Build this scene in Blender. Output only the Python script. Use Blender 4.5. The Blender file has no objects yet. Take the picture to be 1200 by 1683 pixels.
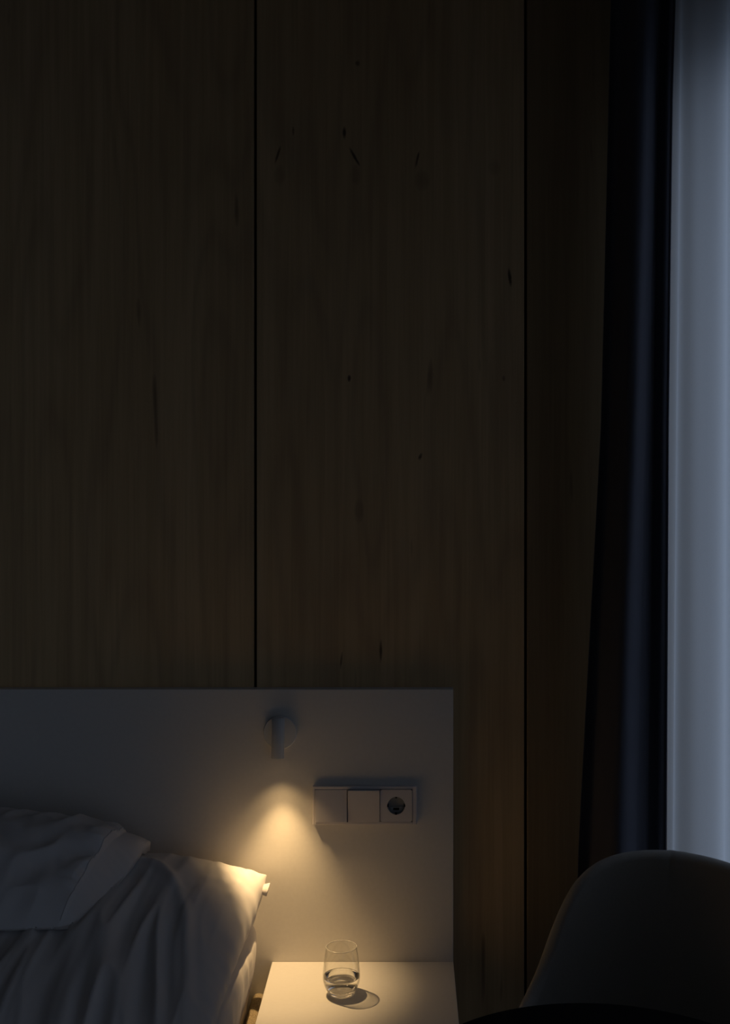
import bpy, bmesh, math, random
from mathutils import Vector, Matrix, noise

S = bpy.context.scene
COL = S.collection
PI = math.pi

# ------------------------------------------------------------------ camera
CAM_Z, CAM_Y, F = 1.54, -2.438, 1900.0      # metres; F in pixels of the 1200 px wide frame
cam_d = bpy.data.cameras.new('camera')
cam_d.sensor_fit = 'HORIZONTAL'; cam_d.sensor_width = 36.0
cam_d.lens = F / 1200.0 * 36.0
cam_d.shift_x = -70.0 / 1200.0
cam_d.shift_y = -71.5 / 1200.0
cam_d.clip_start = 0.05
cam = bpy.data.objects.new('camera', cam_d); COL.objects.link(cam)
cam.location = (0, CAM_Y, CAM_Z); cam.rotation_euler = (PI / 2, 0, 0)
S.camera = cam

def at(px, py, d):
    """pixel + distance in front of the camera -> world point"""
    return Vector(((px - 670.0) / F * d, CAM_Y + d, CAM_Z - (py - 770.0) / F * d))

# ------------------------------------------------------------------ world: dusk sky
W = bpy.data.worlds.new('dusk'); S.world = W; W.use_nodes = True
nt = W.node_tree; nt.nodes.clear()
wo = nt.nodes.new('ShaderNodeOutputWorld'); bg = nt.nodes.new('ShaderNodeBackground')
tc = nt.nodes.new('ShaderNodeTexCoord'); sp = nt.nodes.new('ShaderNodeSeparateXYZ')
cr = nt.nodes.new('ShaderNodeValToRGB'); mr = nt.nodes.new('ShaderNodeMapRange')
mr.inputs[1].default_value = -1; mr.inputs[2].default_value = 1
cr.color_ramp.elements[0].position = 0.42; cr.color_ramp.elements[0].color = (0.13, 0.17, 0.25, 1)
cr.color_ramp.elements[1].position = 0.56; cr.color_ramp.elements[1].color = (0.47, 0.58, 0.80, 1)
nt.links.new(tc.outputs['Generated'], sp.inputs[0]); nt.links.new(sp.outputs['Z'], mr.inputs[0])
nt.links.new(mr.outputs[0], cr.inputs[0]); nt.links.new(cr.outputs[0], bg.inputs[0])
bg.inputs[1].default_value = 1.45
nt.links.new(bg.outputs[0], wo.inputs[0])

# the two window openings are marked as portals so that the sky is sampled through them (they give no light themselves)
WALL_X, WIN_Z0, WIN_Z1 = 0.725, 0.12, 2.42
WINS = [(-0.40, -0.02), (-4.50, -2.35)]            # corner window by the bed, unseen second window added to even out the daylight
for (ya, yb) in WINS:
    pl = bpy.data.lights.new('window_portal', 'AREA'); pl.shape = 'RECTANGLE'
    pl.size = WIN_Z1 - WIN_Z0; pl.size_y = yb - ya
    pl.cycles.is_portal = True
    po = bpy.data.objects.new('window_portal', pl); COL.objects.link(po)
    po.location = (WALL_X + 0.12, (ya + yb) / 2, (WIN_Z0 + WIN_Z1) / 2)
    po.rotation_euler = (0, PI / 2, 0)

vs = S.view_settings
vs.view_transform = 'Standard'; vs.look = 'None'; vs.gamma = 1.0; vs.use_curve_mapping = False
vs.exposure = 0.0
S.cycles.max_bounces = 12; S.cycles.diffuse_bounces = 6; S.cycles.transparent_max_bounces = 16
S.cycles.transmission_bounces = 12
LAMP_W = 7.4

# ------------------------------------------------------------------ helpers
def tag(o, label, cat, group=None):
    o['label'] = label; o['category'] = cat
    if group: o['group'] = group
    return o

def struct(o):
    o['kind'] = 'structure'; return o

def obj(name, bm, mat, parent=None, smooth=False):
    me = bpy.data.meshes.new(name)
    bmesh.ops.recalc_face_normals(bm, faces=bm.faces[:])
    bm.to_mesh(me); bm.free()
    if smooth:
        for p in me.polygons: p.use_smooth = True
    me.materials.append(mat)
    o = bpy.data.objects.new(name, me); COL.objects.link(o)
    if parent is not None:
        o.parent = parent
        o.matrix_parent_inverse = Matrix.Translation(-parent.location)
    return o

def empty(name, loc):
    o = bpy.data.objects.new(name, None); COL.objects.link(o); o.location = loc
    o.empty_display_size = 0.05
    return o

def box(bm, x0, x1, y0, y1, z0, z1, bev=0.0, seg=2):
    r = bmesh.ops.create_cube(bm, size=1.0)
    vs_ = r['verts']
    for v in vs_:
        v.co = Vector(((x0 + x1) / 2 + v.co.x * (x1 - x0), (y0 + y1) / 2 + v.co.y * (y1 - y0), (z0 + z1) / 2 + v.co.z * (z1 - z0)))
    if bev > 0:
        es = list({e for v in vs_ for e in v.link_edges})
        bmesh.ops.bevel(bm, geom=es, offset=bev, segments=seg, profile=0.5, affect='EDGES')
    return bm

def newbox(*a, **k):
    return box(bmesh.new(), *a, **k)

def cyl(bm, c, axis, r0, r1, length, seg=32, cap=True):
    """frustum starting at c along axis"""
    axis = Vector(axis).normalized()
    q = axis.to_track_quat('Z', 'Y').to_matrix()
    rings = []
    for (t, r) in ((0, r0), (length, r1)):
        rings.append([bm.verts.new(Vector(c) + q @ Vector((r * math.cos(2 * PI * i / seg), r * math.sin(2 * PI * i / seg), t))) for i in range(seg)])
    for i in range(seg):
        j = (i + 1) % seg
        bm.faces.new((rings[0][i], rings[0][j], rings[1][j], rings[1][i]))
    if cap:
        bm.faces.new(rings[0][::-1]); bm.faces.new(rings[1])
    return rings

def lathe(bm, prof, c=(0, 0, 0), seg=64, q=None):
    """prof: list of (r, z); r==0 collapses into a pole"""
    c = Vector(c); rows = []
    for (r, z) in prof:
        if r < 1e-6:
            p = Vector((0, 0, z)); rows.append([bm.verts.new(c + (q @ p if q else p))])
        else:
            row = []
            for i in range(seg):
                a = 2 * PI * i / seg
                p = Vector((r * math.cos(a), r * math.sin(a), z)); row.append(bm.verts.new(c + (q @ p if q else p)))
            rows.append(row)
    for a, b in zip(rows, rows[1:]):
        for i in range(seg):
            j = (i + 1) % seg
            if len(a) == 1 and len(b) == 1: continue
            if len(a) == 1: bm.faces.new((a[0], b[i], b[j]))
            elif len(b) == 1: bm.faces.new((a[i], a[j], b[0]))
            else: bm.faces.new((a[i], a[j], b[j], b[i]))
    return bm

def grid(bm, fn, nu, nv, flip=False):
    """fn(i/nu, j/nv) -> Vector; returns vertex table"""
    t = [[bm.verts.new(fn(i / nu, j / nv)) for j in range(nv + 1)] for i in range(nu + 1)]
    for i in range(nu):
        for j in range(nv):
            f = (t[i][j], t[i + 1][j], t[i + 1][j + 1], t[i][j + 1])
            bm.faces.new(f[::-1] if flip else f)
    return t

def sstep(a, b, x):
    t = max(0.0, min(1.0, (x - a) / (b - a))); return t * t * (3 - 2 * t)

def ns(x, y, z=0.0): return noise.noise(Vector((x, y, z)))

# ------------------------------------------------------------------ materials
class NM:
    def __init__(s, name):
        s.m = bpy.data.materials.new(name); s.m.use_nodes = True
        s.t = s.m.node_tree; s.t.nodes.clear()
        s.out = s.n('OutputMaterial')
    def n(s, kind, **kw):
        x = s.t.nodes.new('ShaderNode' + kind)
        for k, v in kw.items(): setattr(x, k, v)
        return x
    def l(s, a, b): s.t.links.new(a, b)
    def math(s, op, a, b=None, c=None):
        x = s.n('Math', operation=op)
        for i, v in enumerate((a, b, c)):
            if v is None: continue
            if isinstance(v, (int, float)): x.inputs[i].default_value = v
            else: s.l(v, x.inputs[i])
        return x.outputs[0]
    def mix(s, fac, a, b):
        x = s.n('Mix', data_type='RGBA')
        for i, v in ((0, fac), (6, a), (7, b)):
            if isinstance(v, (int, float)): x.inputs[i].default_value = v
            elif isinstance(v, tuple): x.inputs[i].default_value = v if len(v) == 4 else (*v, 1)
            else: s.l(v, x.inputs[i])
        return x.outputs[2]
    def coord(s, scale=(1, 1, 1), rnd=False):
        tcn = s.n('TexCoord'); mp = s.n('Mapping'); mp.inputs['Scale'].default_value = scale
        s.l(tcn.outputs['Object'], mp.inputs[0])
        if rnd:
            oi = s.n('ObjectInfo'); m1 = s.math('MULTIPLY', oi.outputs['Random'], 37.0)
            cb = s.n('CombineXYZ'); s.l(m1, cb.inputs[0]); s.l(m1, cb.inputs[1]); s.l(m1, cb.inputs[2]); s.l(cb.outputs[0], mp.inputs['Location'])
        return mp.outputs[0]
    def noise(s, vec, scale, detail=4, rough=0.5):
        x = s.n('TexNoise'); x.inputs['Scale'].default_value = scale; x.inputs['Detail'].default_value = detail; x.inputs['Roughness'].default_value = rough
        s.l(vec, x.inputs['Vector']); return x.outputs['Fac']
    def ramp(s, fac, stops):
        x = s.n('ValToRGB'); e = x.color_ramp.elements
        while len(e) < len(stops): e.new(0.5)
        for k, (p, c) in zip(e, stops): k.position = p; k.color = (*c, 1)
        s.l(fac, x.inputs[0]); return x.outputs[0]
    def bsdf(s, col, rough=0.6, spec=0.4, bump=None, bstr=0.2, bdist=0.002, **kw):
        p = s.n('BsdfPrincipled')
        if isinstance(col, tuple): p.inputs['Base Color'].default_value = (*col, 1)
        else: s.l(col, p.inputs['Base Color'])
        if isinstance(rough, (int, float)): p.inputs['Roughness'].default_value = rough
        else: s.l(rough, p.inputs['Roughness'])
        p.inputs['Specular IOR Level'].default_value = spec
        for k, v in kw.items(): p.inputs[k.replace('_', ' ')].default_value = v
        if bump is not None:
            b = s.n('Bump'); b.inputs['Strength'].default_value = bstr; b.inputs['Distance'].default_value = bdist
            s.l(bump, b.inputs['Height']); s.l(b.outputs[0], p.inputs['Normal'])
        s.l(p.outputs[0], s.out.inputs[0]); return p

def mat_plain(name, col, rough=0.6, spec=0.4, var=0.04, scale=30, bstr=0.05):
    m = NM(name); v = m.coord(); f = m.noise(v, scale)
    c = m.ramp(f, [(0.3, tuple(k * (1 - var) for k in col)), (0.7, tuple(min(1, k * (1 + var)) for k in col))])
    m.bsdf(c, rough, spec, bump=f, bstr=bstr, bdist=0.001)
    return m.m

def mat_fabric(name, col, weave=900, bstr=0.25, rough=0.9, var=0.08, sheen=0.0, blot=8):
    m = NM(name); v = m.coord()
    f1 = m.noise(v, weave, 2, 0.6); f2 = m.noise(v, blot, 4)
    c = m.ramp(f1, [(0.25, tuple(k * (1 - var) for k in col)), (0.75, tuple(min(1, k * (1 + var)) for k in col))])
    c = m.mix(m.math('MULTIPLY', f2, 0.2), c, tuple(k * 0.85 for k in col))
    h = m.math('ADD', m.math('MULTIPLY', f1, 0.4), f2)
    p = m.bsdf(c, rough, 0.15, bump=h, bstr=bstr, bdist=0.002)
    p.inputs['Sheen Weight'].default_value = sheen
    return m.m

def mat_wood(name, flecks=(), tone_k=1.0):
    m = NM(name)
    base = m.coord((1, 1, 1), rnd=True)
    # figure: contour lines of a stretched noise field (cathedral grain)
    st = m.n('Mapping'); st.inputs['Scale'].default_value = (3.2, 1.0, 0.42); m.l(base, st.inputs[0])
    fld = m.noise(st.outputs[0], 1.5, 2.5, 0.45)
    lines = m.math('SINE', m.math('MULTIPLY', fld, 70.0))
    lines = m.math('MULTIPLY_ADD', lines, 0.5, 0.5)
    lines = m.math('POWER', lines, 2.5)
    fine = m.n('Mapping'); fine.inputs['Scale'].default_value = (46, 20, 1.1); m.l(base, fine.inputs[0])
    pores = m.noise(fine.outputs[0], 1.5, 4, 0.65)
    brd = m.n('Mapping'); brd.inputs['Scale'].default_value = (3.5, 1, 0.5); m.l(base, brd.inputs[0])
    tone = m.noise(brd.outputs[0], 1.1, 3)
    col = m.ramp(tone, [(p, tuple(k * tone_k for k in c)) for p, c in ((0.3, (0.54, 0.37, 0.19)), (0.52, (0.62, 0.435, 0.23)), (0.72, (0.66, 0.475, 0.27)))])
    col = m.mix(m.math('MULTIPLY', lines, 0.22), col, (0.30, 0.20, 0.12))
    pr = m.ramp(pores, [(0.38, (0.86, 0.84, 0.82)), (0.62, (1.05, 1.05, 1.05))])
    mm = m.n('Mix', data_type='RGBA', blend_type='MULTIPLY'); mm.inputs[0].default_value = 0.8
    m.l(col, mm.inputs[6]); m.l(pr, mm.inputs[7]); col = mm.outputs[2]
    # small mineral streaks
    sk = m.n('Mapping'); sk.inputs['Scale'].default_value = (26, 9, 3.4); m.l(base, sk.inputs[0])
    sn = m.noise(sk.outputs[0], 1.0, 1)
    streak = m.n('MapRange'); streak.inputs[1].default_value = 0.735; streak.inputs[2].default_value = 0.79; m.l(sn, streak.inputs[0])
    col = m.mix(m.math('MULTIPLY', streak.outputs[0], 0.75), col, (0.10, 0.06, 0.035))
    if flecks:
        tcn = m.n('TexCoord'); spx = m.n('SeparateXYZ'); m.l(tcn.outputs['Object'], spx.inputs[0])
        wob = m.noise(tcn.outputs['Object'], 90, 2)
        tot = None
        for (fx, fz, ln, wd, sl, amt) in flecks:
            dx = m.math('SUBTRACT', spx.outputs['X'], fx); dz = m.math('SUBTRACT', spx.outputs['Z'], fz)
            dx = m.math('SUBTRACT', dx, m.math('MULTIPLY', dz, sl))
            a = m.math('POWER', m.math('DIVIDE', dx, wd), 2.0); b = m.math('POWER', m.math('DIVIDE', dz, ln), 2.0)
            r = m.math('ADD', m.math('ADD', a, b), m.math('MULTIPLY', wob, 0.9))
            g = m.n('MapRange', clamp=True); g.inputs[1].default_value = 1.7; g.inputs[2].default_value = 0.6; g.inputs[3].default_value = 0; g.inputs[4].default_value = amt
            m.l(r, g.inputs[0])
            tot = g.outputs[0] if tot is None else m.math('MAXIMUM', tot, g.outputs[0])
        col = m.mix(tot, col, (0.07, 0.04, 0.025))
    m.bsdf(col, 0.55, 0.25, bump=pores, bstr=0.06, bdist=0.001)
    return m.m

def mat_thin_glass(name, tint=(0.98, 0.99, 0.985), ior=1.45, edge=0.0):
    m = NM(name)
    v = m.coord(); f = m.noise(v, 3, 1)
    tr = m.n('BsdfTransparent'); lw0 = m.n('LayerWeight'); lw0.inputs[0].default_value = 0.5
    m.l(m.mix(m.math('MULTIPLY', m.math('POWER', lw0.outputs['Facing'], 6.0), edge), (*tint, 1), (0.35, 0.34, 0.32, 1)), tr.inputs[0])   # longer path through the glass edge-on
    gl = m.n('BsdfGlossy'); gl.inputs['Roughness'].default_value = 0.01
    m.l(m.mix(m.math('MULTIPLY', f, 0.05), (1, 1, 1, 1), (0.95, 0.97, 0.98, 1)), gl.inputs[0])
    lw = m.n('LayerWeight'); lw.inputs[0].default_value = 0.5
    fr = m.math('MULTIPLY_ADD', m.math('POWER', lw.outputs['Facing'], 4.0), 0.75, ((ior - 1) / (ior + 1)) ** 2)
    mx = m.n('MixShader'); m.l(fr, mx.inputs[0]); m.l(tr.outputs[0], mx.inputs[1]); m.l(gl.outputs[0], mx.inputs[2])
    m.l(mx.outputs[0], m.out.inputs[0]); return m.m

def mat_glass(name, ior, col=(1, 1, 1)):
    m = NM(name); g = m.n('BsdfGlass'); g.inputs['Color'].default_value = (*col, 1)
    g.inputs['Roughness'].default_value = 0.0; g.inputs['IOR'].default_value = ior
    m.l(g.outputs[0], m.out.inputs[0]); return m.m

def mat_sheer():
    m = NM('sheer_voile'); v = m.coord((1, 1, 1))
    wv = m.noise(v, 1400, 1)
    st = m.n('Mapping'); st.inputs['Scale'].default_value = (6, 6, 0.5); m.l(v, st.inputs[0]); f = m.noise(st.outputs[0], 2, 2)
    tr = m.n('BsdfTransparent'); tl = m.n('BsdfTranslucent'); df = m.n('BsdfDiffuse')
    c = m.ramp(wv, [(0.3, (0.80, 0.80, 0.80)), (0.7, (0.9, 0.9, 0.9))])
    m.l(c, tl.inputs[0]); m.l(c, df.inputs[0]); tr.inputs[0].default_value = (0.94, 0.94, 0.94, 1)
    a = m.n('MixShader'); a.inputs[0].default_value = 0.15; m.l(tl.outputs[0], a.inputs[1]); m.l(df.outputs[0], a.inputs[2])
    lw = m.n('LayerWeight'); lw.inputs[0].default_value = 0.35      # threads close up when the cloth is seen edge-on
    cov = m.math('MULTIPLY_ADD', lw.outputs['Facing'], 0.22, 0.72)
    cov = m.math('MULTIPLY_ADD', f, 0.08, cov)
    b = m.n('MixShader'); m.l(cov, b.inputs[0]); m.l(tr.outputs[0], b.inputs[1]); m.l(a.outputs[0], b.inputs[2])
    m.l(b.outputs[0], m.out.inputs[0]); return m.m

def mat_emit(name, col, s):
    m = NM(name); v = m.coord(); f = m.noise(v, 200, 1)
    e = m.n('Emission'); e.inputs[1].default_value = s; m.l(m.mix(m.math('MULTIPLY', f, 0.1), (*col, 1), (1, 0.9, 0.7, 1)), e.inputs[0])
    m.l(e.outputs[0], m.out.inputs[0]); return m.m

M_HEAD = mat_plain('headboard_laminate', (0.71, 0.68, 0.64), 0.55, 0.3, 0.02, 120, 0.06)
M_STAND = mat_plain('nightstand_laminate', (0.74, 0.72, 0.70), 0.5, 0.35, 0.015, 120, 0.04)
M_PLASTIC = mat_plain('white_plastic', (0.66, 0.62, 0.62), 0.4, 0.45, 0.01, 80, 0.02)
M_SOCKET = mat_plain('grey_socket_plastic', (0.34, 0.35, 0.35), 0.5, 0.35, 0.02, 80, 0.02)
M_SLOT = mat_plain('black_slot', (0.01, 0.01, 0.01), 0.7, 0.2)
M_LAMP = mat_plain('grey_white_lamp_metal', (0.60, 0.61, 0.62), 0.45, 0.4, 0.01, 90, 0.02)
M_GAP = mat_plain('black_backing', (0.006, 0.006, 0.006), 0.9, 0.1)
M_PLASTER = mat_plain('white_plaster', (0.37, 0.335, 0.30), 0.9, 0.2, 0.03, 12, 0.1)
M_CEIL = mat_plain('ceiling_paint', (0.32, 0.295, 0.27), 0.9, 0.2, 0.02, 12, 0.05)
M_CARPET = mat_fabric('dark_carpet', (0.022, 0.021, 0.020), 500, 0.5, 1.0, 0.3)
M_LINEN = mat_fabric('white_cotton', (0.62, 0.60, 0.60), 1200, 0.10, 0.85, 0.02, 0.1, blot=14)
M_SHEET = mat_fabric('white_fitted_sheet', (0.70, 0.67, 0.65), 1200, 0.10, 0.85, 0.02, 0.1, blot=18)
M_TWEED = mat_fabric('beige_tweed', (0.36, 0.29, 0.19), 420, 0.9, 0.95, 0.55)
M_DRAPE = mat_fabric('navy_drape', (0.085, 0.086, 0.106), 800, 0.15, 0.85, 0.1, 0.0)
M_CHAIR = mat_fabric('charcoal_chair_fabric', (0.34, 0.32, 0.29), 700, 0.2, 0.9, 0.1, 0.1)
M_SEAT = mat_fabric('black_seat_fabric', (0.02, 0.02, 0.02), 700, 0.3, 0.9, 0.1)
M_BLACKM = mat_plain('black_metal', (0.012, 0.012, 0.012), 0.5, 0.3)
M_TABLE = mat_plain('black_tabletop', (0.006, 0.006, 0.006), 0.8, 0.1)
M_FRAME = mat_plain('window_frame_paint', (0.10, 0.10, 0.11), 0.5, 0.3)
M_PANE = mat_thin_glass('window_glass')
M_TUMBLER = mat_thin_glass('tumbler_glass', (0.985, 0.985, 0.975), 1.5, 0.8)
M_FOOT = mat_glass('tumbler_foot_glass', 1.5)
M_RIM = NM('rim_glass'); M_RIM.bsdf((0.95, 0.94, 0.92), 0.22, 0.8, Transmission_Weight=0.65); M_RIM = M_RIM.m
M_WATER = mat_glass('water', 1.33)
M_SHEER = mat_sheer()
M_LENS = mat_emit('warm_lens', (1.0, 0.68, 0.36), 4.0)

# ------------------------------------------------------------------ the room
RX0, RY0, CEIL = -2.70, -4.60, 2.70
PANEL_Y = 0.025                                    # front face of the wood panelling
fl = struct(obj('floor', newbox(RX0 - .1, WALL_X + .25, RY0 - .1, 0.2, -0.1, 0.0), M_CARPET))
ce = struct(obj('ceiling', newbox(RX0 - .1, WALL_X + .25, RY0 - .1, 0.2, CEIL, CEIL + 0.1), M_CEIL))
wl = struct(obj('wall_left', newbox(RX0 - .1, RX0, RY0, 0.045, 0, CEIL), M_PLASTER))
wf = struct(obj('wall_front', newbox(RX0, WALL_X, RY0 - .1, RY0, 0, CEIL), M_PLASTER))
wb = struct(obj('wall_back', newbox(RX0 - .1, WALL_X + .25, 0.045, 0.145, 0, CEIL), M_GAP))
bm = bmesh.new()                                   # window wall with the corner opening and the added one
yy = RY0
for (ya, yb) in sorted(WINS):
    box(bm, WALL_X, WALL_X + .2, yy, ya, 0, CEIL); yy = yb
    box(bm, WALL_X, WALL_X + .2, ya, yb, 0, WIN_Z0); box(bm, WALL_X, WALL_X + .2, ya, yb, WIN_Z1, CEIL)
box(bm, WALL_X, WALL_X + .2, yy, 0.045, 0, CEIL)
wr = struct(obj('wall_right', bm, M_PLASTER))

# wood panels with open black joints
PITCH, GAP, G0 = 0.5762, 0.0062, -0.3247
def wx(px): return (px - 670.0) * 2.463 / F
def wz(py): return CAM_Z - (py - 770.0) * 2.463 / F
fk = [(566, 218, 10, 3, 0.0, .9), (583, 258, 16, 3, -0.55, .95), (457, 253, 15, 2.5, 0.3, .8), (686, 262, 14, 2.2, 0.22, .8), (838, 455, 16, 3, -0.12, .95),
      (574, 622, 6, 3, 0, .9), (460, 288, 18, 10, 0, .22), (585, 288, 18, 9, 0, .22), (694, 296, 18, 12, 0, .25), (588, 104, 5, 4, 0, .6), (626, 1070, 18, 2.5, 0, .8),
      (561, 1085, 14, 2, 0.1, .6), (691, 750, 6, 3, .3, .8), (590, 840, 20, 8, 0, .28), (482, 215, 8, 2, 0, .6), (813, 275, 14, 10, 0, .18), (828, 622, 5, 3, 0, .5)]
M_WOOD_MID = mat_wood('maple_veneer_streaked', [(wx(a), wz(b), c * .0013, d * .0013, e, f) for a, b, c, d, e, f in fk])
M_WOOD = mat_wood('maple_veneer')
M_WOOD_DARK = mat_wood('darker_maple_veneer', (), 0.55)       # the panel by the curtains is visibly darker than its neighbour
edges = []
x = G0 - 4 * PITCH
while x < WALL_X:
    edges.append(x); x += PITCH
edges.append(x)
for a, b in zip(edges, edges[1:]):
    x0, x1 = max(a + GAP / 2, RX0), min(b - GAP / 2, WALL_X)
    if x1 - x0 < 0.01: continue
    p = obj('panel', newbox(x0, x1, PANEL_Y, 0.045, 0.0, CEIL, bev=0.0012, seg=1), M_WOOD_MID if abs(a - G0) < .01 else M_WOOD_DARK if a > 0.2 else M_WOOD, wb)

# windows: frame, mullion on the wide added one, panes
for n, (ya, yb) in enumerate(WINS):
    win = struct(empty('window_%d' % (n + 1), (WALL_X + .08, (ya + yb) / 2, WIN_Z0)))  # window_2 lies out of view, added to spread daylight along the back wall
    bm = bmesh.new(); fx0, fx1 = WALL_X + .05, WALL_X + .11
    box(bm, fx0, fx1, ya, ya + .04, WIN_Z0, WIN_Z1); box(bm, fx0, fx1, yb - .04, yb, WIN_Z0, WIN_Z1)
    box(bm, fx0, fx1, ya + .04, yb - .04, WIN_Z0, WIN_Z0 + .05); box(bm, fx0, fx1, ya + .04, yb - .04, WIN_Z1 - .05, WIN_Z1)
    obj('window_frame', bm, M_FRAME, win)
    cuts = [ya + .04, yb - .04]
    if yb - ya > 1:
        ym = (ya + yb) / 2
        obj('mullion', newbox(fx0, fx1, ym - .03, ym + .03, WIN_Z0 + .05, WIN_Z1 - .05), M_FRAME, win)
        cuts = [ya + .04, ym - .03, ym + .03, yb - .04]
    for k in range(0, len(cuts), 2):
        obj('pane', newbox(WALL_X + .078, WALL_X + .084, cuts[k], cuts[k + 1], WIN_Z0 + .05, WIN_Z1 - .05), M_PANE, win)

# ------------------------------------------------------------------ curtains
def lerp_tab(tab, x):
    if x <= tab[0][0]: return tab[0][1]
    for (a, b), (c, d) in zip(tab, tab[1:]):
        if x <= c: return b + (d - b) * (x - a) / (c - a)
    return tab[-1][1]

def sheer_pt(s, t):
    z = 0.008 + (CEIL - 0.012) * t
    y = -0.020 - 0.60 * s
    xb = lerp_tab([(0, .535), (.05, .552), (.20, .612), (.33, .664), (.6, .690), (3, .692)], -y)
    # the fabric leans to the room side a little lower down
    xb += 0.001 - 0.016 * (1 - t) * sstep(.8, .0, -y)
    ph = 2 * PI * (-y) / 0.15 + 0.9 * ns(y * 3, z * 0.35, 4.0) + 0.5
    amp = 0.010 + 0.005 * ns(y * 5, z * 0.4, 9.0)
    xb += amp * (1 + 0.5 * (1 - t)) * math.sin(ph) + 0.0028 * math.sin(ph * 2.3 + 1.1 + z * .4)
    yy = y + 0.006 * math.sin(ph * 1.0 + 0.8 + 0.3 * z)
    return Vector((xb, yy, z))
bm = bmesh.new(); grid(bm, sheer_pt, 200, 36)
sh = obj('sheer_curtain', bm, M_SHEER, smooth=True)
tag(sh, 'pale translucent sheer curtain glowing with blue daylight in front of the window', 'curtain')

def drape_pt(s, t):
    z = 0.006 + (CEIL - 0.010) * t
    hh = z / CEIL
    xl = lerp_tab([(0, .338), (.28, .355), (.6, .398), (1, .424)], hh)
    xr = lerp_tab([(0, .525), (.28, .529), (.6, .534), (.85, .543), (1, .555)], hh)
    w = s + 0.05 * ns(s * 3, z * 0.45, 2.0)
    q = math.cos(2 * PI * (w - 0.40) / 0.80)
    q = 0.9 * q + 0.10 * math.cos(2 * PI * (w - 0.50) / 0.27 + .4 * ns(z * .6, 3.3))
    x = xl + (xr - xl) * (s + 0.035 * math.sin(4 * PI * s)) + 0.004 * ns(s * 9, z * 0.7, 6.0)
    y = -0.080 - 0.012 * s - 0.048 * q * (0.75 + .25 * sstep(0, .3, s)) + 0.02 * sstep(.93, 1.0, s)
    y = min(y, -0.012)
    return Vector((x, y, z))
bm = bmesh.new(); grid(bm, drape_pt, 220, 40)
dr = obj('drape', bm, M_DRAPE, smooth=True)
md = dr.modifiers.new('cloth_thickness', 'SOLIDIFY'); md.thickness = 0.0025
tag(dr, 'dark navy blackout drape gathered in the corner beside the sheer curtain', 'curtain')

# ------------------------------------------------------------------ headboard
HB_X0, HB_X1, HB_Z = -2.05, 0.0965, 1.0745
hb = obj('headboard', newbox(HB_X0, HB_X1, 0.0, PANEL_Y, 0.0, HB_Z, bev=0.0012, seg=2), M_HEAD)
tag(hb, 'wide flat white headboard panel fixed to the wood panelled wall', 'headboard')

# ------------------------------------------------------------------ nightstand
NS_X0, NS_X1, NS_D, NS_Z = -0.2855, 0.0965, 0.40, 0.50
nsd = empty('nightstand', ((NS_X0 + NS_X1) / 2, -NS_D / 2, 0))
tag(nsd, 'white nightstand with a square flat top against the headboard', 'nightstand')
obj('table_top', newbox(NS_X0, NS_X1, -NS_D, -0.0005, NS_Z - .025, NS_Z, bev=0.001), M_STAND, nsd)
obj('side_panel', newbox(NS_X0, NS_X0 + .02, -NS_D + .005, -0.0005, 0.04, NS_Z - .025), M_STAND, nsd)
obj('side_panel', newbox(NS_X1 - .02, NS_X1, -NS_D + .005, -0.0005, 0.04, NS_Z - .025), M_STAND, nsd)
obj('bottom_panel', newbox(NS_X0 + .02, NS_X1 - .02, -NS_D + .005, -0.0005, 0.04, 0.06), M_STAND, nsd)
obj('back_panel', newbox(NS_X0 + .02, NS_X1 - .02, -0.012, -0.0005, 0.06, NS_Z - .025), M_STAND, nsd)
obj('plinth', newbox(NS_X0 + .02, NS_X1 - .02, -NS_D + .05, -0.02, 0.0, 0.04), M_BLACKM, nsd)
dw = None
for (z0, z1) in ((0.065, 0.262), (0.268, 0.470)):
    dw = obj('drawer', newbox(NS_X0 + .022, NS_X1 - .022, -NS_D, -NS_D + .018, z0, z1, bev=0.001), M_STAND, nsd)

# ------------------------------------------------------------------ bed base (upholstered), mattress
BX0, BX1, BY0, BY1, BZ = -2.00, -0.2965, -2.10, -0.004, 0.440
bb = empty('bed_base', ((BX0 + BX1) / 2, (BY0 + BY1) / 2, 0))
tag(bb, 'beige tweed upholstered bed base with a rounded rail around the mattress', 'bed base')
RT = 0.030
obj('rail', newbox(BX1 - RT, BX1, BY0, BY1, 0.10, BZ, bev=0.0135, seg=5), M_TWEED, bb, True)
obj('rail', newbox(BX0, BX0 + RT, BY0, BY1, 0.10, BZ, bev=0.0135, seg=5), M_TWEED, bb, True)
obj('foot_rail', newbox(BX0 + RT, BX1 - RT, BY0, BY0 + RT, 0.10, BZ, bev=0.0135, seg=5), M_TWEED, bb, True)
obj('slat_deck', newbox(BX0 + RT, BX1 - RT, BY0 + RT, BY1, 0.30, 0.34), M_BLACKM, bb)
for lx in (BX0 + .08, BX1 - .08):
    for ly in (BY0 + .10, BY1 - .10):
        obj('leg', newbox(lx - .025, lx + .025, ly - .025, ly + .025, 0.0, 0.31, bev=.003), M_BLACKM, bb)

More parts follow.
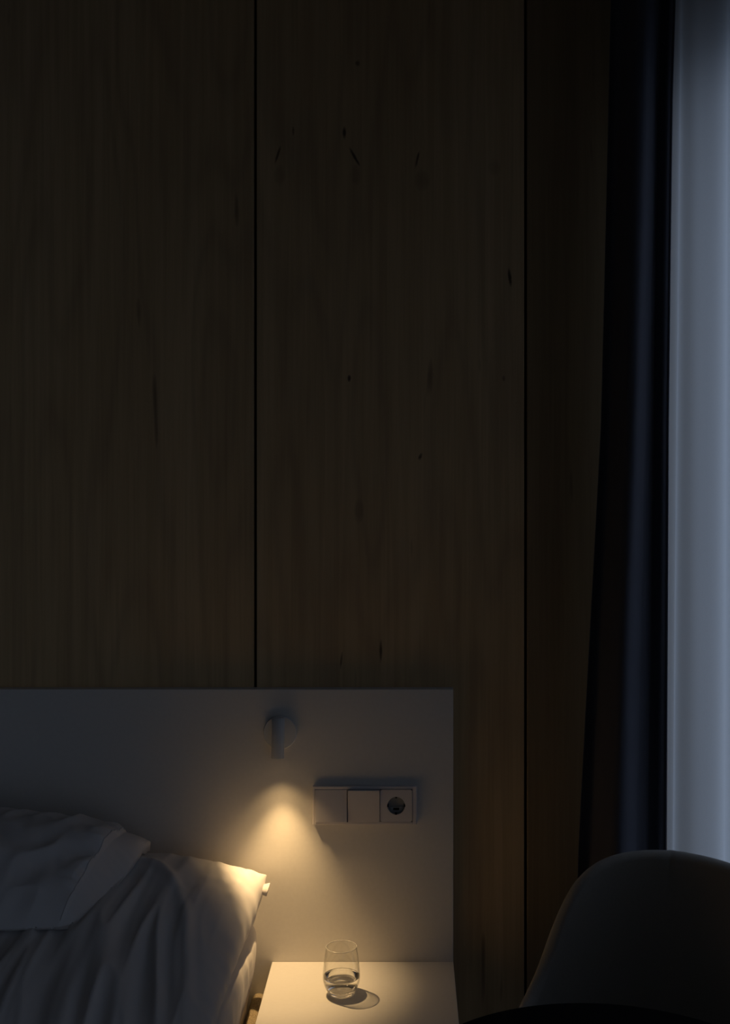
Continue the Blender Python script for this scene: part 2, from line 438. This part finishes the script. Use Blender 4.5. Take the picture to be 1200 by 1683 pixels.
MX0, MX1, MY0, MY1, MZ0, MZ1 = -1.965, -0.330, -2.06, -0.012, 0.341, 0.602
def mattress():
    """rounded rectangular block swept as rings from bottom centre to top centre, with a bulging wrinkled side"""
    bm = bmesh.new()
    n_side, rc = 150, 0.055
    xm, ym, hx, hy = (MX0 + MX1) / 2, (MY0 + MY1) / 2, (MX1 - MX0) / 2, (MY1 - MY0) / 2
    def outline(k, grow):
        # walk round a rounded rectangle
        a = 2 * PI * k
        pts = []
        ax, ay = hx + grow - rc, hy + min(grow, 0.006) - rc
        per = [2 * ay, 0.5 * PI * rc, 2 * ax, 0.5 * PI * rc] * 2
        L = sum(per); s = (k % 1.0) * L
        cx = [(ax, -ay, 0), ]
        seg = 0
        while s > per[seg] and seg < 7: s -= per[seg]; seg += 1
        if seg == 0: return xm + ax + rc, ym - ay + s
        if seg == 1: t = s / rc; return xm + ax + rc * math.cos(t), ym + ay + rc * math.sin(t)
        if seg == 2: return xm + ax - s, ym + ay + rc
        if seg == 3: t = s / rc; return xm - ax - rc * math.sin(t), ym + ay + rc * math.cos(t)
        if seg == 4: return xm - ax - rc, ym + ay - s
        if seg == 5: t = s / rc; return xm - ax - rc * math.cos(t), ym - ay - rc * math.sin(t)
        if seg == 6: return xm - ax + s, ym - ay - rc
        t = s / rc; return xm + ax + rc * math.sin(t), ym - ay - rc * math.cos(t)
    prof = [(-0.02, MZ0)]
    nz = 26
    for i in range(nz + 1):
        t = i / nz
        z = MZ0 + .012 + (MZ1 - .03 - MZ0 - .012) * t
        g = 0.0205 * sstep(0.425, 0.560, z)
        prof.append((g, z))
    g1 = prof[-1][0]
    for i in range(1, 7):
        a = i / 6 * PI / 2
        prof.append((g1 - 0.03 * (1 - math.cos(a)), MZ1 - .03 + .03 * math.sin(a)))
    N = 900
    rows = []
    for (g, z) in prof:
        row = []
        for i in range(N):
            X, Y = outline(i / N, g)
            side = X > xm + hx - 0.1
            if side:
                w = ns(Y * 17 + 0.6 * z, z * 2.6, 3.3); w2 = ns(Y * 46, z * 5.0 + Y * 3, 7.7)
                rid = (1 - abs(w) * 2.2)
                am = 0.0035 * sstep(MZ0 + .06, MZ0 + .14, z)
                X += am * max(-.4, rid) * 0.7 + 0.0016 * w2
            row.append(bm.verts.new((X, Y, z)))
        rows.append(row)
    for a, b in zip(rows, rows[1:]):
        for i in range(N):
            j = (i + 1) % N
            bm.faces.new((a[i], a[j], b[j], b[i]))
    bm.faces.new(rows[0][::-1]); bm.faces.new(rows[-1])
    return bm
mt = obj('mattress', mattress(), M_SHEET, smooth=True)
tag(mt, 'thick mattress in a white fitted sheet lying inside the tweed bed base', 'mattress')

# ------------------------------------------------------------------ pillows
LXC, LHX, LYC, LHY = -0.688, 0.394, -0.430, 0.404
RIDGE = [at(p, q, (CAM_Z - .745) * F / (q - 770.0)) for p, q in ((236, 1436), (275, 1447), (305, 1468), (322, 1505), (328, 1550), (320, 1610), (302, 1683))]
def ridge_d(x, y):
    best = 9.0
    for a, b in zip(RIDGE, RIDGE[1:]):
        ax, ay, bx_, by_ = a.x, a.y, b.x, b.y
        vx, vy = bx_ - ax, by_ - ay
        t = max(0, min(1, ((x - ax) * vx + (y - ay) * vy) / (vx * vx + vy * vy)))
        dd = math.hypot(x - ax - t * vx, y - ay - t * vy)
        best = min(best, dd)
    return best
def lower_edge_z(u, v):
    return 0.645 + 0.046 * max(0, (u + 1) / 2) ** 9 * max(0, (v + 1) / 2) ** 8
def lower_profile(u, v):
    fu = max(0, 1 - abs(u) ** 2.2) ** 0.44
    gv = max(0, 1 - abs(v) ** 6) ** 0.5
    return fu, gv
def lower_top(x, y, folds=True):
    u, v = max(-1, min(1, (x - LXC) / LHX)), max(-1, min(1, (y - LYC) / LHY))
    fu, gv = lower_profile(u, v)
    T = 0.112 + 0.048 * v
    z = lower_edge_z(u, v) + T * fu * gv
    if folds:
        inner = min(1, fu * gv * 1.25)
        fr = sstep(0.75, -0.05, v)
        xx = x + 0.10 * ns(y * 2.2, x * 1.5, 5.0) + 0.05 * (y + .4)
        a = ns(xx * 9.5, y * 1.7, 0.3); b = ns(xx * 23, y * 2.6, 1.7); c = ns(xx * 55, y * 6.0, 4.1)
        e = ns(xx * 85, y * 3.0, 9.1)
        f = 0.019 * a + 0.0095 * (1 - 2.4 * abs(b)) + 0.0022 * c + 0.0013 * e
        z += inner * (0.45 + 0.70 * fr) * f
        rd = ridge_d(x, y)
        z += inner * (0.008 * math.exp(-(rd / 0.013) ** 2) + 0.004 * math.exp(-(rd / 0.04) ** 2))
        z += inner * 0.0035 * ns(x * 7 - y * 11, x * 30 + y * 16, 8.2) * (1 - fr)
        # crumples close to the corner
        z += 0.0045 * sstep(.62, .92, u) * sstep(.2, .8, v) * ns(x * 60, y * 35, 2.2) * min(1, fu * 2)
    return z
def lower_pillow():
    bm = bmesh.new(); NU, NV = 230, 210
    def warp(s):   # denser towards both ends
        t = 2 * s - 1; return math.copysign(1 - (1 - abs(t)) ** 1.35, t)
    def xy(u, v):
        # sides drawn in a little between the corners
        px = LXC + LHX * u * (1 - 0.050 * (1 - v * v))
        py = LYC + LHY * v * (1 - 0.015 * (1 - u * u))
        px += 0.004 * ns(v * 9, u * 2, 3.0) * abs(u) ** 8
        return px, py
    def top(s, t):
        u, v = warp(s), warp(t); px, py = xy(u, v)
        return Vector((px, py, lower_top(LXC + LHX * u, LYC + LHY * v)))
    def bot(s, t):
        u, v = warp(s), warp(t); px, py = xy(u, v)
        fu, gv = lower_profile(u, v)
        e = lower_edge_z(u, v); zb = 0.6045
        k = min(1, (fu * gv) ** 0.8 * 1.7)
        return Vector((px, py, e + (zb - e) * k))
    A = grid(bm, top, NU, NV); B = grid(bm, bot, NU, NV, True)
    bmesh.ops.remove_doubles(bm, verts=bm.verts[:], dist=1e-5)
    return bm
lpil = obj('pillow', lower_pillow(), M_LINEN, smooth=True)
tag(lpil, 'large flat white pillow with long creases lying on the mattress, corner lit by lamp', 'pillow', 'white pillows on the bed')
# open corner of its pillowcase, curling over the bed edge
def flap(s, t):
    a = -0.35 * PI + 1.75 * PI * s
    r = (0.0075 + 0.0055 * t) * (1 + 0.12 * math.sin(2 * a + 1))
    c = Vector((-0.3075, -0.052, 0.672)) + Vector((0.0205, -0.006, 0.001)) * t
    return c + Vector((0.003 * math.sin(a), r * 1.15 * math.cos(a), r * math.sin(a)))
bm = bmesh.new(); grid(bm, flap, 40, 10)
fo = obj('pillowcase_corner', bm, M_LINEN, lpil, True)
m_ = fo.modifiers.new('cloth_thickness', 'SOLIDIFY'); m_.thickness = 0.0012
UXC, UHX, UY0, UY1 = -0.940, 0.402, -0.474, -0.085
def up_xy(u, v):
    vv = (v + 1) / 2
    edge = -0.5575 + 0.047 * vv ** 0.9 - 0.012 * sstep(.75, 1.0, vv)
    hx = edge - UXC
    y0 = UY0 - 0.012 * (1 - u * u) + .010 * u ** 6
    y = y0 + (UY1 - y0) * vv
    return UXC + hx * u, y
def up_f(u, vv):
    a = abs(u)
    if a < 0.90: return 0.50 + 0.50 * (1 - (a / 0.90) ** 2) ** 0.6
    e = 0.07 + 0.62 * sstep(.40, .80, vv)
    k = (a - 0.90) / 0.10
    return 0.50 * (1 - (1 - e) * k - 0.25 * sstep(.40, .80, vv) * (k ** 4))
def upper_top(u, v):
    x, y = up_xy(u, v); vv = (v + 1) / 2
    z0 = 0.742 + 0.036 * vv
    T = 0.120 * max(0, 1 - v * v) ** 0.55 * (0.88 + 0.24 * vv)
    f = up_f(u, vv)
    z = z0 + T * f
    k = min(1, max(0, 1 - v * v) * 2) * (1 if abs(u) < .9 else .25)
    w = 0.0105 * ns(x * 6.5 + y * 3, y * 7.5 - x * 4, 2.0) + 0.0075 * (1 - 2.5 * abs(ns(x * 12 - y * 9, y * 9 + x * 5, 6.0))) + 0.0028 * ns(x * 38, y * 30, 3.0)
    # gathered crumples along the stitched end
    w += 0.0035 * sstep(.74, .9, abs(u)) * ns(x * 30, y * 75, 1.2)
    return x, y, z + k * w
def upper_pillow():
    bm = bmesh.new(); NU, NV = 240, 150
    def wv(s):
        t = 2 * s - 1; return math.copysign(1 - (1 - abs(t)) ** 1.6, t)
    def top(s, t):
        u, v = wv(s), wv(t)
        x, y, z = upper_top(u, v)
        return Vector((x, y, max(z, lower_top(x, y, False) + 0.006)))
    def bot(s, t):
        u, v = wv(s), wv(t)
        x, y, z = upper_top(u, v); zt = max(z, lower_top(x, y, False) + 0.006)
        if x < LXC - LHX + .08: zl = 0.70
        else: zl = lower_top(x, y)
        edge = min(1, max(0, (1 - abs(v)) * 25))
        zb = min(max(zl + 0.0025, 0.66), zt)
        return Vector((x, y, zt + (zb - zt) * edge ** .6))
    A = grid(bm, top, NU, NV); B = grid(bm, bot, NU, NV, True)
    for r in (0, NU):
        for j in range(NV): bm.faces.new((A[r][j], A[r][j + 1], B[r][j + 1], B[r][j]))
    bmesh.ops.remove_doubles(bm, verts=bm.verts[:], dist=1e-5)
    return bm
upil = obj('pillow', upper_pillow(), M_LINEN, smooth=True)
tag(upil, 'white pillow with a flat stitched end resting on top of the larger pillow', 'pillow', 'white pillows on the bed')
def useam(s, t):
    v = -0.93 + 1.72 * s; a = 2 * PI * t
    x, y, z = upper_top(0.897, v)
    return Vector((x + .0012 * math.cos(a), y, z + .0006 + .0012 * math.sin(a)))
bm = bmesh.new(); grid(bm, useam, 110, 6)
obj('seam', bm, M_LINEN, upil, True)

# ------------------------------------------------------------------ reading lamp
LX, LZ = (460 - 670) * 2.425 / F, CAM_Z - (1204 - 770) * 2.43 / F
LY = -0.045
LTILT = math.radians(7)
def tilt(bm):
    bmesh.ops.rotate(bm, cent=(LX, LY, LZ + .004), matrix=Matrix.Rotation(-LTILT, 3, 'X'), verts=bm.verts[:])
lamp = empty('reading_lamp', (LX, 0, LZ))
tag(lamp, 'small white cylinder reading lamp on a round plate on the headboard', 'lamp')
qy = Vector((0, -1, 0)).to_track_quat('Z', 'Y').to_matrix()
bm = bmesh.new(); lathe(bm, [(0, 0.0002), (.0345, 0.0002), (.0350, .0012), (.0350, .0078), (.0345, .0088), (.0335, .0092), (0, .0092)], (LX, 0, LZ), 64, qy)
o = obj('wall_plate', bm, M_LAMP, lamp)
bm = bmesh.new(); lathe(bm, [(0, .009), (.0075, .009), (.0075, .036), (0, .036)], (LX, 0, LZ + 0.004), 32, qy)
obj('joint', bm, M_LAMP, lamp, True)
TOP_Z, BOT_Z, RR = CAM_Z - (1180 - 770) * 2.392 / F, CAM_Z - (1247 - 770) * 2.385 / F, 0.0132
bm = bmesh.new()
lathe(bm, [(0, TOP_Z), (RR - .0012, TOP_Z), (RR - .0003, TOP_Z - .0004), (RR, TOP_Z - .0012), (RR, BOT_Z + .0006), (RR - .0006, BOT_Z), (RR - .0016, BOT_Z), (RR - .0018, BOT_Z + .001), (RR - .0018, BOT_Z + .010), (0, BOT_Z + .010)], (LX, LY, 0), 48)
tilt(bm); shd = obj('lamp_head', bm, M_LAMP, lamp, False)
for p in shd.data.polygons: p.use_smooth = abs(p.normal.z) < 0.5
bm = bmesh.new(); lathe(bm, [(0, BOT_Z + .0075), (RR - .0022, BOT_Z + .0075), (RR - .0022, BOT_Z + .0095), (0, BOT_Z + .0095)], (LX, LY, 0), 32); tilt(bm)
obj('lens', bm, M_LENS, lamp)
# the lamp's light: a focused beam and the weaker spill around it
for (nm, watt, half, blend) in (('spot_beam', LAMP_W, 34, 0.85), ('spot_spill', LAMP_W * 0.16, 48, 1.0)):
    sl = bpy.data.lights.new(nm, 'SPOT'); sl.energy = watt; sl.color = (1.0, 0.65, 0.29)
    sl.spot_size = math.radians(2 * half); sl.spot_blend = blend; sl.shadow_soft_size = 0.0045
    sl.cycles.is_caustics_light = True
    so = bpy.data.objects.new(nm, sl); COL.objects.link(so)
    so.location = Vector((LX, LY, LZ + .004)) + Matrix.Rotation(-LTILT, 3, 'X') @ Vector((0, 0, BOT_Z - .002 - LZ - .004))
    so.rotation_euler = (-LTILT, math.radians(-2), 0)
    so.parent = lamp; so.matrix_parent_inverse = Matrix.Translation(-lamp.location)

# ------------------------------------------------------------------ switch and socket strip
def sx(px, d=2.428): return (px - 670) * d / F
def sz(py, d=2.428): return CAM_Z - (py - 770) * d / F
sw = empty('switch_panel', (sx(599), 0, sz(1323)))
tag(sw, 'white wall strip with two rocker switches and one round power socket', 'switch')
X0, X1, Z1, Z0 = sx(514), sx(685), sz(1292), sz(1355)
mods = [(518.3, 570.5), (572.0, 624.3), (625.3, 677.5)]
MZt, MZb = sz(1297), sz(1350)
def frame():
    bm = bmesh.new()
    d0 = 0.0125
    box(bm, X0, sx(mods[0][0]) - .0005, -d0, -0.0002, Z0, Z1, .0012)
    box(bm, sx(mods[2][1]) + .0005, X1, -d0, -0.0002, Z0, Z1, .0012)
    xa, xb = sx(mods[0][0]) - .0012, sx(mods[2][1]) + .0012
    box(bm, xa, xb, -d0, -0.0002, MZt + .0005, Z1, .0012)
    box(bm, xa, xb, -d0, -0.0002, Z0, MZb - .0005, .0012)
    box(bm, xa, xb, -0.003, -0.0002, MZb - .001, MZt + .001)
    return bm
obj('frame', frame(), M_PLASTIC, sw)
def rocker(m, yt, yb, z_sh=0.0):
    """wedge-shaped rocker: proud by yt at the top, yb at the bottom"""
    bm = newbox(sx(m[0]), sx(m[1]), -0.012, -0.0035, MZb, MZt)
    for v in bm.verts:
        if v.co.y < -0.008:
            v.co.y = -yt if v.co.z > (MZt + MZb) / 2 else -yb
            v.co.z += z_sh
    bmesh.ops.bevel(bm, geom=bm.edges[:], offset=.0008, segments=2, profile=.5, affect='EDGES')
    return bm
r1 = obj('rocker_switch', rocker(mods[0], 0.0128, 0.0190), M_PLASTIC, sw)
r2 = obj('rocker_switch', rocker(mods[1], 0.0185, 0.0128, -.0012), M_PLASTIC, sw)
# socket: square cover with a round well
scx, scz, SR = sx(651.3), sz(1323.5), 0.0185
def socket_cover():
    bm = bmesh.new(); n = 64
    a0, a1 = sx(mods[2][0]), sx(mods[2][1])
    sq, ci, cb = [], [], []
    for i in range(n):
        a = 2 * PI * (i + .5) / n; c, s = math.cos(a), math.sin(a)
        k = 1 / max(abs(c), abs(s))
        X = scx + c * k * ((a1 - scx) if c > 0 else (scx - a0)); Z = scz + s * k * ((MZt - scz) if s > 0 else (scz - MZb))
        sq.append(bm.verts.new((X, -0.0135, Z))); ci.append(bm.verts.new((scx + SR * c, -0.0135, scz + SR * s)))
        cb.append(bm.verts.new((X, -0.0035, Z)))
    for i in range(n):
        j = (i + 1) % n
        bm.faces.new((sq[i], sq[j], ci[j], ci[i])); bm.faces.new((sq[i], cb[i], cb[j], sq[j]))
    return bm
sc = obj('socket', socket_cover(), M_PLASTIC, sw)
bm = bmesh.new(); lathe(bm, [(SR, 0.0135), (SR - .0006, 0.0129), (SR - .001, .0036), (0, .0036)], (scx, 0, scz), 48, qy)
well = obj('socket_well', bm, M_SOCKET, sc)
# the well is sunk into the board: recess seen as real depth
def slot(px, py, w, h, y0, y1, mat=M_SLOT, nm='slot'):
    return obj(nm, newbox(sx(px) - w / 2, sx(px) + w / 2, y0, y1, sz(py) - h / 2, sz(py) + h / 2, bev=.0004, seg=1), mat, sc)
slot(651.3, 1330.3, .0125, .0050, -.0072, -.0050)
slot(651.0, 1337.3, .0045, .0028, -.0139, -.004)
slot(651.3, 1310.2, .0045, .0026, -.0139, -.004)
slot(637.6, 1323.6, .0030, .0055, -.0139, -.004)
slot(665.0, 1323.6, .0030, .0055, -.0139, -.004)
obj('contact_bridge', newbox(scx - SR * .70, scx + SR * .70, -.0066, -.0034, scz - .0125, scz - .0040, bev=.0008, seg=1), M_SOCKET, sc)

# ------------------------------------------------------------------ tumbler with water
GX, GY = -0.1310, -0.1495
tum = empty('drinking_glass', (GX, GY, NS_Z))
tag(tum, 'clear glass tumbler half filled with water standing on the nightstand', 'glass')
GP = [(.0205, .0), (.0255, .0015), (.0278, .0045), (.0283, .0075), (.0292, .0100), (.0325, .0155), (.0352, .0220), (.0367, .0290), (.0371, .0360), (.0368, .0440), (.0359, .0540), (.0345, .0660), (.0329, .0780), (.0313, .0885), (.0306, .0930)]
def smooth_prof(p, n=5):
    out = []
    for i in range(len(p) - 1):
        p0, p1, p2, p3 = p[max(i - 1, 0)], p[i], p[i + 1], p[min(i + 2, len(p) - 1)]
        for k in range(n):
            t = k / n
            out.append(tuple(0.5 * ((2 * p1[c]) + (-p0[c] + p2[c]) * t + (2 * p0[c] - 5 * p1[c] + 4 * p2[c] - p3[c]) * t * t + (-p0[c] + 3 * p1[c] - 3 * p2[c] + p3[c]) * t ** 3) for c in (0, 1)))
    out.append(p[-1]); return out
OUT = smooth_prof(GP)
TH = 0.0010
wall = [(r, z) for r, z in OUT if z >= 0.0125]
base = [(r, z) for r, z in OUT if z < 0.0125]
bm = bmesh.new()
lathe(bm, wall + [(wall[-1][0] - .0004, wall[-1][1] + .0005), (wall[-1][0] - TH, wall[-1][1])] + [(r - TH, z) for r, z in wall[::-1]] + [wall[0]], (GX, GY, NS_Z), 96)
bmesh.ops.remove_doubles(bm, verts=bm.verts[:], dist=1e-6)
obj('bowl', bm, M_TUMBLER, tum, True)
RRM = wall[-1][0] - TH / 2
bm = bmesh.new(); lathe(bm, [(RRM + .0008 * math.cos(k * PI / 5), .0934 + .0008 * math.sin(k * PI / 5)) for k in range(11)], (GX, GY, NS_Z), 96)
obj('rim', bm, M_RIM, tum, True)
bm = bmesh.new()
lathe(bm, [(0, .0025), (.014, .0018), (.0185, .0004)] + base + [(wall[0][0] - .0002, .0122), (.022, .0108), (.012, .0098), (0, .0095)], (GX, GY, NS_Z + .0003), 96)
obj('foot', bm, M_FOOT, tum, True)
WL = 0.0360
win_ = [(r - TH - .0002, z) for r, z in OUT if .0132 <= z <= WL]
bm = bmesh.new()
lathe(bm, [(0, .0128), (.02, .0128), (win_[0][0] - .002, .0130)] + win_ + [(win_[-1][0] - .0006, WL - .0002), (win_[-1][0] - .003, WL - .0008), (0, WL - .0009)], (GX, GY, NS_Z), 96)
wt = obj('water', bm, M_WATER, tum, True)
for o in tum.children:
    if o.name.startswith(('water', 'foot')): o.cycles.is_caustics_caster = True
for o in nsd.children:
    if o.name.startswith('table_top'): o.cycles.is_caustics_receiver = True

# ------------------------------------------------------------------ tub chair
CX, CY, CR, CB = 0.42, CAM_Y + 2.02, 0.22, math.radians(42)
HT = [(0, .806), (10, .806), (20, .805), (30, .802), (40, .797), (50, .788), (60, .771), (70, .738), (80, .678), (90, .612), (100, .580), (110, .568), (125, .562)]
def smooth_h(deg):
    return sum(lerp_tab(HT, abs(deg) + k) for k in (-4, -2, 0, 2, 4)) / 5
ch = empty('tub_chair', (CX, CY, 0))
tag(ch, 'dark charcoal tub chair with a rounded wrap-around back by the curtains', 'chair')
def shell():
    bm = bmesh.new(); NP, NT = 150, 22; th = 0.014
    PH = 124.0
    secs = []
    for i in range(NP + 1):
        ph = -PH + 2 * PH * i / NP
        a = CB + math.radians(ph)
        h = smooth_h(ph); zb = 0.40
        k = sstep(PH, PH - 9, abs(ph))
        h = zb + .03 + (h - zb - .03) * (0.55 + .45 * k)
        dirv = Vector((math.sin(a), math.cos(a), 0))
        row = []
        def rad(t): return CR - 0.045 * (1 - t) ** 1.5
        for j in range(NT + 1):
            t = j / NT; row.append(Vector((CX, CY, 0)) + dirv * (rad(t) - th) + Vector((0, 0, zb + (h - th - zb) * t)))
        for j in range(1, 8):
            b = PI * j / 8; row.append(Vector((CX, CY, 0)) + dirv * (rad(1) - th * math.cos(b)) + Vector((0, 0, h - th + th * math.sin(b))))
        for j in range(NT + 1):
            t = 1 - j / NT; row.append(Vector((CX, CY, 0)) + dirv * (rad(t) + th) + Vector((0, 0, zb + (h - th - zb) * t)))
        # soft vertical crease near the crown
        for p in row:
            q = math.exp(-((ph + 19) / 1.6) ** 2) * sstep(.70, .79, p.z)
            q2 = math.exp(-((ph + 13) / 2.2) ** 2) * sstep(.72, .80, p.z)
            p -= dirv * -(0.0035 * q + .002 * q2)
        secs.append([bm.verts.new(p) for p in row])
    for a, b in zip(secs, secs[1:]):
        m = len(a)
        for j in range(m):
            k = (j + 1) % m
            bm.faces.new((a[j], a[k], b[k], b[j]))
    bm.faces.new(secs[0][::-1]); bm.faces.new(secs[-1])
    return bm
obj('backrest', shell(), M_CHAIR, ch, True)
bm = bmesh.new(); lathe(bm, [(0, .375), (.16, .375), (.172, .385), (.176, .41), (.172, .445), (.15, .462), (0, .468)], (CX, CY, 0), 48)
obj('seat', bm, M_SEAT, ch, True)
for k in range(4):
    a = CB + PI / 4 + k * PI / 2
    p0 = Vector((CX + .12 * math.sin(a), CY + .12 * math.cos(a), .38)); p1 = Vector((CX + .19 * math.sin(a), CY + .19 * math.cos(a), 0.0))
    bm = bmesh.new(); cyl(bm, p0, p1 - p0, .014, .009, (p1 - p0).length, 16)
    obj('leg', bm, M_BLACKM, ch, True)

# ------------------------------------------------------------------ round table in front of the chair
TX, TY, TR, TZ = 0.262, CAM_Y + 1.755 - 0.29, 0.29, 0.73
tb = empty('round_table', (TX, TY, 0))
tag(tb, 'black round table standing in front of the tub chair', 'table')
bm = bmesh.new(); lathe(bm, [(0, TZ - .02), (TR - .008, TZ - .02), (TR, TZ - .012), (TR, TZ - .003), (TR - .003, TZ), (0, TZ)], (TX, TY, 0), 96)
obj('table_top', bm, M_TABLE, tb)
bm = bmesh.new(); lathe(bm, [(0, .018), (.028, .018), (.024, .05), (.022, .60), (.05, .70), (.05, TZ - .02), (0, TZ - .02)], (TX, TY, 0), 32)
obj('pedestal', bm, M_BLACKM, tb, True)
bm = bmesh.new(); lathe(bm, [(0, 0), (.17, 0), (.17, .008), (.15, .014), (.03, .02), (0, .02)], (TX, TY, 0), 48)
obj('base', bm, M_BLACKM, tb)
